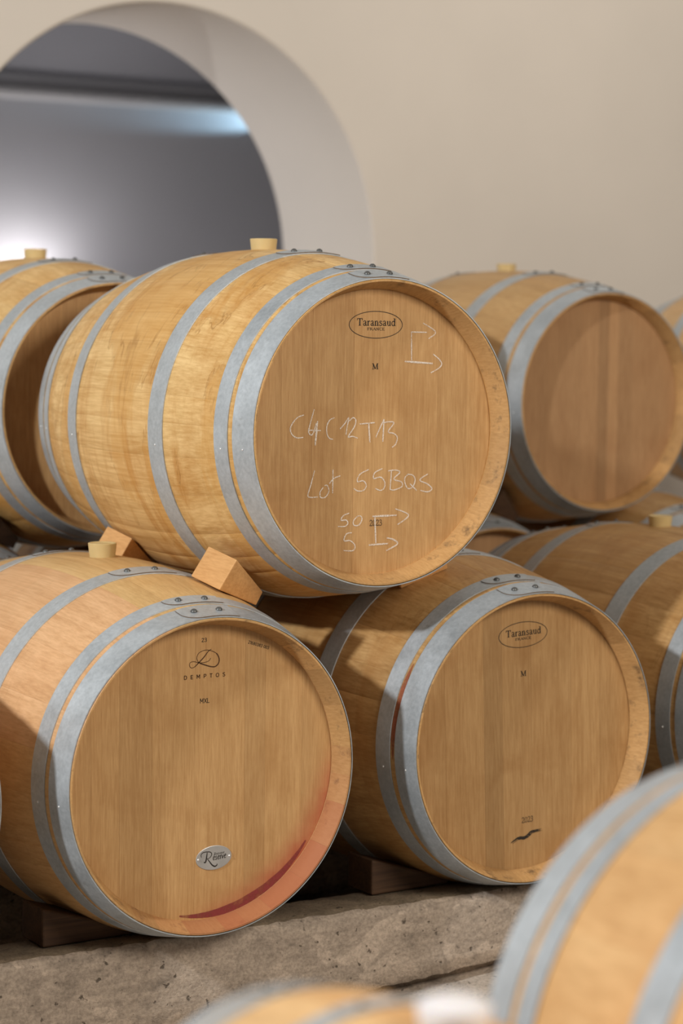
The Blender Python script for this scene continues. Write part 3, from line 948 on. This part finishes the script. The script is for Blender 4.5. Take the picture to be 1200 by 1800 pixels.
SANS = {
 'D': (0.80, [([(0.10, 0), (0.10, 1)], S_), ([(0.10, 0.93), (0.40, 0.93), (0.60, 0.74), (0.63, 0.50), (0.60, 0.26), (0.40, 0.07), (0.10, 0.07)], S_)]),
 'E': (0.66, [([(0.10, 0), (0.10, 1)], S_), ([(0.10, 0.93), (0.56, 0.93)], S_), ([(0.10, 0.51), (0.50, 0.51)], S_), ([(0.10, 0.07), (0.56, 0.07)], S_)]),
 'M': (0.92, [([(0.10, 0), (0.10, 1)], S_), ([(0.10, 0.97), (0.42, 0.30)], S_), ([(0.42, 0.30), (0.74, 0.97)], S_), ([(0.74, 0), (0.74, 1)], S_)]),
 'P': (0.68, [([(0.10, 0), (0.10, 1)], S_), ([(0.10, 0.93), (0.42, 0.93), (0.56, 0.78), (0.54, 0.58), (0.40, 0.46), (0.10, 0.46)], S_)]),
 'T': (0.70, [([(0.33, 0), (0.33, 1)], S_), ([(0.02, 0.93), (0.64, 0.93)], S_)]),
 'O': (0.86, [([(0.40, 0.94), (0.17, 0.83), (0.09, 0.5), (0.17, 0.17), (0.40, 0.06), (0.63, 0.17), (0.71, 0.5), (0.63, 0.83), (0.40, 0.94)], S_)]),
 'S': (0.66, [([(0.54, 0.82), (0.40, 0.94), (0.20, 0.91), (0.12, 0.74), (0.24, 0.58), (0.44, 0.46), (0.55, 0.28), (0.46, 0.09), (0.24, 0.06), (0.08, 0.20)], S_)]),
 'X': (0.74, [([(0.04, 0), (0.66, 1)], S_), ([(0.04, 1), (0.66, 0)], S_)]),
 'L': (0.60, [([(0.10, 0), (0.10, 1)], S_), ([(0.10, 0.07), (0.54, 0.07)], S_)]),
 '2': (0.62, [([(0.08, 0.72), (0.16, 0.92), (0.34, 0.95), (0.48, 0.80), (0.42, 0.55), (0.08, 0.07)], S_), ([(0.06, 0.07), (0.54, 0.07)], S_)]),
 '3': (0.62, [([(0.08, 0.80), (0.20, 0.94), (0.40, 0.92), (0.47, 0.75), (0.36, 0.56), (0.22, 0.53)], S_), ([(0.24, 0.53), (0.44, 0.45), (0.50, 0.26), (0.38, 0.07), (0.18, 0.06), (0.06, 0.20)], S_)]),
 '1': (0.42, [([(0.26, 0), (0.26, 1)], S_), ([(0.06, 0.76), (0.26, 0.97)], S_)]),
 '6': (0.62, [([(0.48, 0.84), (0.34, 0.95), (0.16, 0.84), (0.08, 0.50), (0.14, 0.16), (0.30, 0.05), (0.46, 0.16), (0.50, 0.34), (0.42, 0.54), (0.26, 0.56), (0.12, 0.42)], S_)]),
 '8': (0.62, [([(0.29, 0.94), (0.14, 0.86), (0.13, 0.66), (0.29, 0.54), (0.46, 0.40), (0.46, 0.15), (0.29, 0.05), (0.12, 0.15), (0.12, 0.40), (0.29, 0.54), (0.45, 0.66), (0.44, 0.86), (0.29, 0.94)], S_)]),
 '0': (0.62, [([(0.29, 0.94), (0.13, 0.80), (0.08, 0.5), (0.13, 0.2), (0.29, 0.06), (0.45, 0.2), (0.50, 0.5), (0.45, 0.8), (0.29, 0.94)], S_)]),
 ' ': (0.35, []),
}


def text(bm, s, font, p0, p1, h, y, track=0.0, bold=1.0, slant=0.0):
    """fit the string between the baseline points p0 and p1"""
    adv = [font[c][0] + track for c in s]
    tot = sum(adv) - track
    p0, p1 = Vector(p0), Vector(p1)
    ln = (p1 - p0).length
    ux = (p1 - p0) / ln; uy = Vector((-ux.y, ux.x))
    sx = ln / tot
    x = 0.0
    for c, a in zip(s, adv):
        for pts, wd in font[c][1]:
            q = [p0 + ux * ((x + px + slant * py) * sx) + uy * (py * h) for px, py in (catmull(pts, 4) if len(pts) > 2 else pts)]
            ribbon(bm, q, wd * bold * (h * 0.6 + sx * 0.4), wd * bold * (h * 0.6 + sx * 0.4) * 0.85, y)
        x += a


DY = HEAD_T - 0.0004


def mark(name, bm, mat, root, roll=0.0, label=None):
    for f in bm.faces:
        if f.normal.y > 0: f.normal_flip()
    bm.normal_update()
    for f in bm.faces:
        if f.normal.y > 0: f.normal_flip()
    o = add_mesh(name, bm, (mat,), root, loc=(0, 0, RB), rot=(0, math.radians(roll), 0))
    if label: o['label'] = label
    return o


def oval_brand(root, roll):
    bm = bmesh.new()
    n = 72
    ring = [(0.001 + 0.0598 * math.cos(2 * PI * i / n), 0.2024 + 0.0252 * math.sin(2 * PI * i / n)) for i in range(n + 1)]
    ribbon(bm, ring, 0.0013, 0.0013, DY)
    text(bm, 'Taransaud', SERIF, (-0.0415, 0.2005), (0.0462, 0.2005), 0.0140, DY, bold=0.92)
    text(bm, 'FRANCE', SERIF, (-0.0185, 0.1921), (0.0213, 0.1921), 0.0049, DY, bold=0.9)
    mark('name_stamp', bm, M_INK, root, roll, 'black oval name stamp')
    bm = bmesh.new()
    text(bm, 'M', SERIF, (-0.0066, 0.1187), (0.0080, 0.1187), 0.0112, DY)
    mark('letter_stamp', bm, M_INK, root, roll)
    bm = bmesh.new()
    text(bm, '2023', SERIF, (-0.0082, -0.1785), (0.0212, -0.1785), 0.0115, DY, bold=0.85)
    mark('year_stamp', bm, M_INK, root, roll)


oval_brand(b_cen, 0.0)
oval_brand(b_tar, -2.2)

bm = bmesh.new()
rg = random.Random(5)
for dx, dz, wd in ((0, 0, 0.0042), (0.004, 0.0022, 0.0028), (0.008, -0.0016, 0.0030), (-0.001, 0.001, 0.0016)):
    ribbon(bm, catmull([(x + dx * 0.5, z + dz) for x, z in [(-0.0277, -0.2163), (-0.0124, -0.2090), (0.0047, -0.2087), (0.0159, -0.2031), (0.0229, -0.1990), (0.0468, -0.1976)]], 6), wd, 0.0004, DY - 0.00003 * len(bm.verts) / 60, 0.45, rg)
mark('ink_scribble', bm, M_INK, b_tar, 0, 'smudged black ink scribble')

bm = bmesh.new()
prev = None
for i in range(25):
    a = math.radians(-58 - 36 * i / 24)
    wv = 0.0052 * min(1, 4 * min(i, 24 - i) / 24 + 0.15)
    row = [bm.verts.new(((prof(t) + 0.0006) * math.sin(a), t, (prof(t) + 0.0006) * math.cos(a))) for t in (0.0595 - wv, 0.0595 + wv)]
    if prev: bm.faces.new((prev[0], prev[1], row[1], row[0]))
    prev = row
o = add_mesh('wine_stain', bm, (M_WINE2,), b_tar, loc=(0, 0, RB))
o['label'] = 'red-brown wine run between the two end hoops'

LOGO = [(0.0125, 0.2249), (0.0061, 0.2212), (-0.0025, 0.2115), (-0.0141, 0.2012), (-0.0218, 0.1949), (-0.0286, 0.1937), (-0.0319, 0.1982), (-0.0306, 0.2033), (-0.0238, 0.2048), (-0.0141, 0.202), (-0.0025, 0.1977), (0.0112, 0.1932), (0.021, 0.1927), (0.0278, 0.1988), (0.0283, 0.2074), (0.0228, 0.2165), (0.011, 0.2222), (-0.0007, 0.2238), (-0.0123, 0.22), (-0.0171, 0.2126), (-0.0161, 0.2065), (-0.0122, 0.2022), (-0.0025, 0.2015), (0.0072, 0.2038), (0.0111, 0.2087)]
bm = bmesh.new()
lp = catmull(LOGO, 6)
for i in range(len(lp) - 1):
    u = i / len(lp)
    wd = 0.0011 + 0.0010 * max(0, math.sin(PI * (u * 6.3 - 0.1))) * (u < 0.16) + 0.0010 * (0.38 < u < 0.62)
    ribbon(bm, [lp[i], lp[i + 1]], wd, wd, DY)
mark('emblem_brand', bm, M_BRAND, b_dem, 0, 'burnt-in looped letter D emblem')
bm = bmesh.new()
text(bm, 'DEMPTOS', SANS, (-0.0433, 0.1731), (0.0417, 0.1731), 0.0074, DY, track=0.72, bold=1.15)
mark('cooper_name', bm, M_BRAND, b_dem)
bm = bmesh.new()
text(bm, '23', SANS, (-0.0080, 0.2389), (0.0036, 0.2389), 0.0073, DY, bold=0.85)
text(bm, 'MXL', SANS, (-0.0105, 0.1277), (0.0095, 0.1272), 0.0088, DY, bold=0.8)
text(bm, '21680383 003', SANS, (0.0881, 0.2298), (0.1323, 0.2155), 0.0058, DY, bold=0.9)
mark('number_stamp', bm, M_INK, b_dem)

# wine that dried along the foot of the head
bm = bmesh.new()
rg = random.Random(9)
arc = []
for i in range(41):
    a = math.radians(101 - 66 * i / 40)
    arc.append((0.2635 * math.cos(a), -0.2635 * math.sin(a)))
ribbon(bm, arc, 0.0175, 0.003, DY, 0.05, rg)
mark('wine_stain', bm, M_WINE, b_dem, 0, 'dark red crescent of dried wine')


def metal_plate():
    bm = bmesh.new()
    cx, cz, n = 0.0198, -0.1594, 48
    ti = math.radians(0.5)
    def ring(a, b, y):
        out = []
        for i in range(n):
            t = 2 * PI * i / n
            x, z = a * math.cos(t), b * math.sin(t)
            out.append(bm.verts.new((cx + x * math.cos(ti) - z * math.sin(ti), y, cz + x * math.sin(ti) + z * math.cos(ti))))
        return out
    r0, r1, r2 = ring(0.0368, 0.0224, HEAD_T), ring(0.0368, 0.0224, HEAD_T - 0.0010), ring(0.0360, 0.0216, HEAD_T - 0.0014)
    for a, b in ((r0, r1), (r1, r2)):
        for i in range(n): bm.faces.new((a[i], a[(i + 1) % n], b[(i + 1) % n], b[i]))
    bm.faces.new(r2)
    bmesh.ops.recalc_face_normals(bm, faces=bm.faces)
    p = add_mesh('metal_plate', bm, (M_PLATE,), b_dem, loc=(0, 0, RB))
    p['label'] = 'oval grey metal plate nailed to the head'
    y = HEAD_T - 0.0016
    bm = bmesh.new()
    # swash capital
    ribbon(bm, catmull([(-0.0062, -0.1560), (-0.0070, -0.1510), (-0.0030, -0.1472), (0.0060, -0.1468), (0.0125, -0.1482), (0.0150, -0.1525), (0.0115, -0.1580), (0.0050, -0.1600)], 5), 0.0016, 0.0009, y)
    ribbon(bm, catmull([(0.0058, -0.1480), (0.0046, -0.1560), (0.0030, -0.1640), (0.0010, -0.1660), (-0.0012, -0.1650)], 5), 0.0026, 0.0014, y)
    ribbon(bm, catmull([(0.0062, -0.1598), (0.0110, -0.1660), (0.0160, -0.1722), (0.0215, -0.1755), (0.0258, -0.1738), (0.0262, -0.1712)], 5), 0.0025, 0.0010, y)
    # small italic letters
    IT = {'e': (0.62, [([(0.10, 0.34), (0.46, 0.44), (0.46, 0.60), (0.30, 0.66), (0.12, 0.46), (0.10, 0.18), (0.26, 0.03), (0.50, 0.16)], 0.13)]),
          's': (0.54, SERIF['s'][1]), 'r': (0.46, [([(0.12, 0.0), (0.16, 0.64)], 0.15), ([(0.14, 0.40), (0.26, 0.62), (0.42, 0.58)], 0.12)]),
          'v': (0.56, [([(0.06, 0.62), (0.20, 0.02)], 0.15), ([(0.20, 0.02), (0.50, 0.64)], 0.10)]),
          'E': (0.62, [([(0.10, 0.34), (0.46, 0.44), (0.46, 0.60), (0.30, 0.66), (0.12, 0.46), (0.10, 0.18), (0.26, 0.03), (0.50, 0.16)], 0.13), ([(0.28, 0.80), (0.48, 1.0)], 0.11)])}
    text(bm, 'Eserve', IT, (0.0172, -0.1640), (0.0455, -0.1625), 0.0110, y, slant=0.12)
    BQ = {'B': (0.66, SERIF['R'][1][:2] + [([(0.16, 0.52), (0.46, 0.42), (0.50, 0.16), (0.30, 0.04), (0.10, 0.04)], 0.12)]), 'a': SERIF['a'], 'r': SERIF['r'], 'i': (0.30, [([(0.14, 0), (0.14, 0.62)], 0.14)]),
          'q': (0.56, [([(0.40, 0.50), (0.22, 0.62), (0.08, 0.40), (0.12, 0.10), (0.28, 0.04), (0.40, 0.18)], 0.12), ([(0.42, 0.62), (0.42, -0.30)], 0.13)]), 'u': SERIF['u'], 'e': IT['e']}
    text(bm, 'Barrique', BQ, (0.0205, -0.1545), (0.0420, -0.1535), 0.0048, y, bold=0.75)
    add_mesh('plate_lettering', bm, (M_INK,), p)
    for xx in (-0.0125, 0.0520):
        add_mesh('plate_nail', NAIL, parent=p, loc=(xx, HEAD_T - 0.0014, -0.1594), rot=(PI / 2, 0, 0))


metal_plate()

CHALK = [[(-0.1561, 0.0346), (-0.1692, 0.0305), (-0.1802, 0.0202), (-0.1853, 0.0091), (-0.1811, -0.0015), (-0.1708, -0.0074), (-0.1573, -0.0069)], [(-0.134, 0.0448), (-0.1403, 0.0248), (-0.1455, 0.0055), (-0.1421, -0.0023), (-0.1359, 0.0), (-0.1291, 0.0193)], [(-0.1463, 0.0062), (-0.1189, 0.005)], [(-0.1266, 0.0228), (-0.131, -0.0223)], [(-0.0892, 0.0286), (-0.0996, 0.0242), (-0.1057, 0.0136), (-0.1055, -0.0005), (-0.1004, -0.0095), (-0.092, -0.0118)], [(-0.0771, 0.0071), (-0.0671, 0.0165), (-0.0576, 0.0281), (-0.0608, 0.0128), (-0.0635, -0.0039)], [(-0.0567, 0.0217), (-0.0483, 0.028), (-0.0419, 0.0232), (-0.0451, 0.0108), (-0.0584, -0.0075), (-0.0491, -0.007), (-0.0371, -0.0108)], [(-0.0333, 0.0159), (0.0009, 0.0179)], [(-0.0128, 0.0156), (-0.0097, -0.0193)], [(0.0035, -0.0099), (0.0118, 0.0062), (0.0215, 0.024)], [(0.0215, 0.024), (0.0196, -0.0185)], [(0.0216, 0.0175), (0.0332, 0.0191), (0.0441, 0.0164), (0.0314, 0.0004), (0.0444, -0.0035), (0.0524, -0.0109), (0.0491, -0.0235), (0.0405, -0.0298)], [(-0.1317, -0.069), (-0.1389, -0.0936), (-0.1457, -0.1147), (-0.1406, -0.1191), (-0.124, -0.119)], [(-0.1126, -0.1016), (-0.1191, -0.1103), (-0.1177, -0.1199), (-0.1073, -0.1196), (-0.0999, -0.1091), (-0.1034, -0.0983), (-0.1097, -0.0981)], [(-0.0912, -0.0684), (-0.0915, -0.113)], [(-0.0993, -0.0949), (-0.0889, -0.0852), (-0.0751, -0.0807)], [(-0.0114, -0.0707), (-0.031, -0.0791), (-0.0368, -0.0926), (-0.0231, -0.0919), (-0.0165, -0.1011), (-0.0228, -0.1099), (-0.0356, -0.1106), (-0.0442, -0.1056)], [(0.0195, -0.0698), (0.0024, -0.0772), (0.0004, -0.088), (0.0155, -0.0859), (0.0251, -0.0953), (0.0244, -0.1061), (0.0159, -0.1113), (0.0037, -0.1072)], [(0.0404, -0.074), (0.0375, -0.1109)], [(0.0326, -0.0745), (0.05, -0.0735), (0.0596, -0.0782), (0.0459, -0.0905), (0.0635, -0.0965), (0.0645, -0.1056), (0.0463, -0.1116), (0.0366, -0.1094)], [(0.0785, -0.0824), (0.0712, -0.0894), (0.0723, -0.1004), (0.079, -0.1097), (0.09, -0.1064), (0.095, -0.0938), (0.0896, -0.0845), (0.0772, -0.0823)], [(0.0833, -0.1007), (0.0989, -0.1141)], [(0.1249, -0.083), (0.1095, -0.0906), (0.1074, -0.096), (0.1231, -0.102), (0.1344, -0.1116), (0.1256, -0.1175), (0.1078, -0.1144)], [(-0.0542, -0.152), (-0.0668, -0.1561), (-0.0722, -0.1645), (-0.0604, -0.165), (-0.0569, -0.1716), (-0.0644, -0.1767), (-0.0792, -0.1761)], [(-0.0349, -0.1581), (-0.0442, -0.1668), (-0.0432, -0.1751), (-0.0325, -0.1755), (-0.0254, -0.1657), (-0.0285, -0.1584), (-0.0362, -0.1588)], [(-0.0015, -0.1602), (0.0536, -0.1602)], [(0.0503, -0.1477), (0.0812, -0.161), (0.0561, -0.1782)], [(0.0037, -0.1597), (0.0067, -0.2113)], [(-0.0092, -0.2146), (0.0349, -0.2137)], [(0.0317, -0.2027), (0.0479, -0.207), (0.0559, -0.2158), (0.0308, -0.227)], [(-0.0481, -0.1893), (-0.06, -0.1913), (-0.0649, -0.2036), (-0.0513, -0.2043), (-0.0405, -0.2138), (-0.0446, -0.2233), (-0.0659, -0.2223)], [(0.0803, 0.1894), (0.1176, 0.1889)], [(0.1085, 0.2065), (0.1375, 0.1897), (0.1214, 0.1769)], [(0.0816, 0.1894), (0.083, 0.1353)], [(0.0673, 0.1335), (0.132, 0.1294)], [(0.133, 0.1472), (0.1474, 0.137), (0.1529, 0.1279), (0.1455, 0.1199), (0.1279, 0.1116)]]
WIDE = {3: 0.0036, 8: 0.0030, 10: 0.0028, 25: 0.0032, 27: 0.0032, 28: 0.0032, 29: 0.003, 34: 0.0032}
LINES = {'lot_code': range(0, 12), 'lot_number': range(12, 16), 'lot_digits': range(16, 23), 'count_note': range(23, 31), 'arrow_note': range(31, 36)}
rg = random.Random(3)
for nm, idx in LINES.items():
    bm = bmesh.new()
    for k, i in enumerate(idx):
        pts = CHALK[i]
        cs = catmull(pts, 6) if len(pts) > 2 else [tuple(Vector(pts[0]).lerp(Vector(pts[1]), j / 8)) for j in range(9)]
        wd = WIDE.get(i, 0.0023)
        ribbon(bm, cs, wd, wd * 0.8, DY - 0.0003 - 0.00002 * k, 0.18, rg)
    mark('chalk_writing', bm, M_CHALK, b_cen, 0, 'white chalk handwriting')
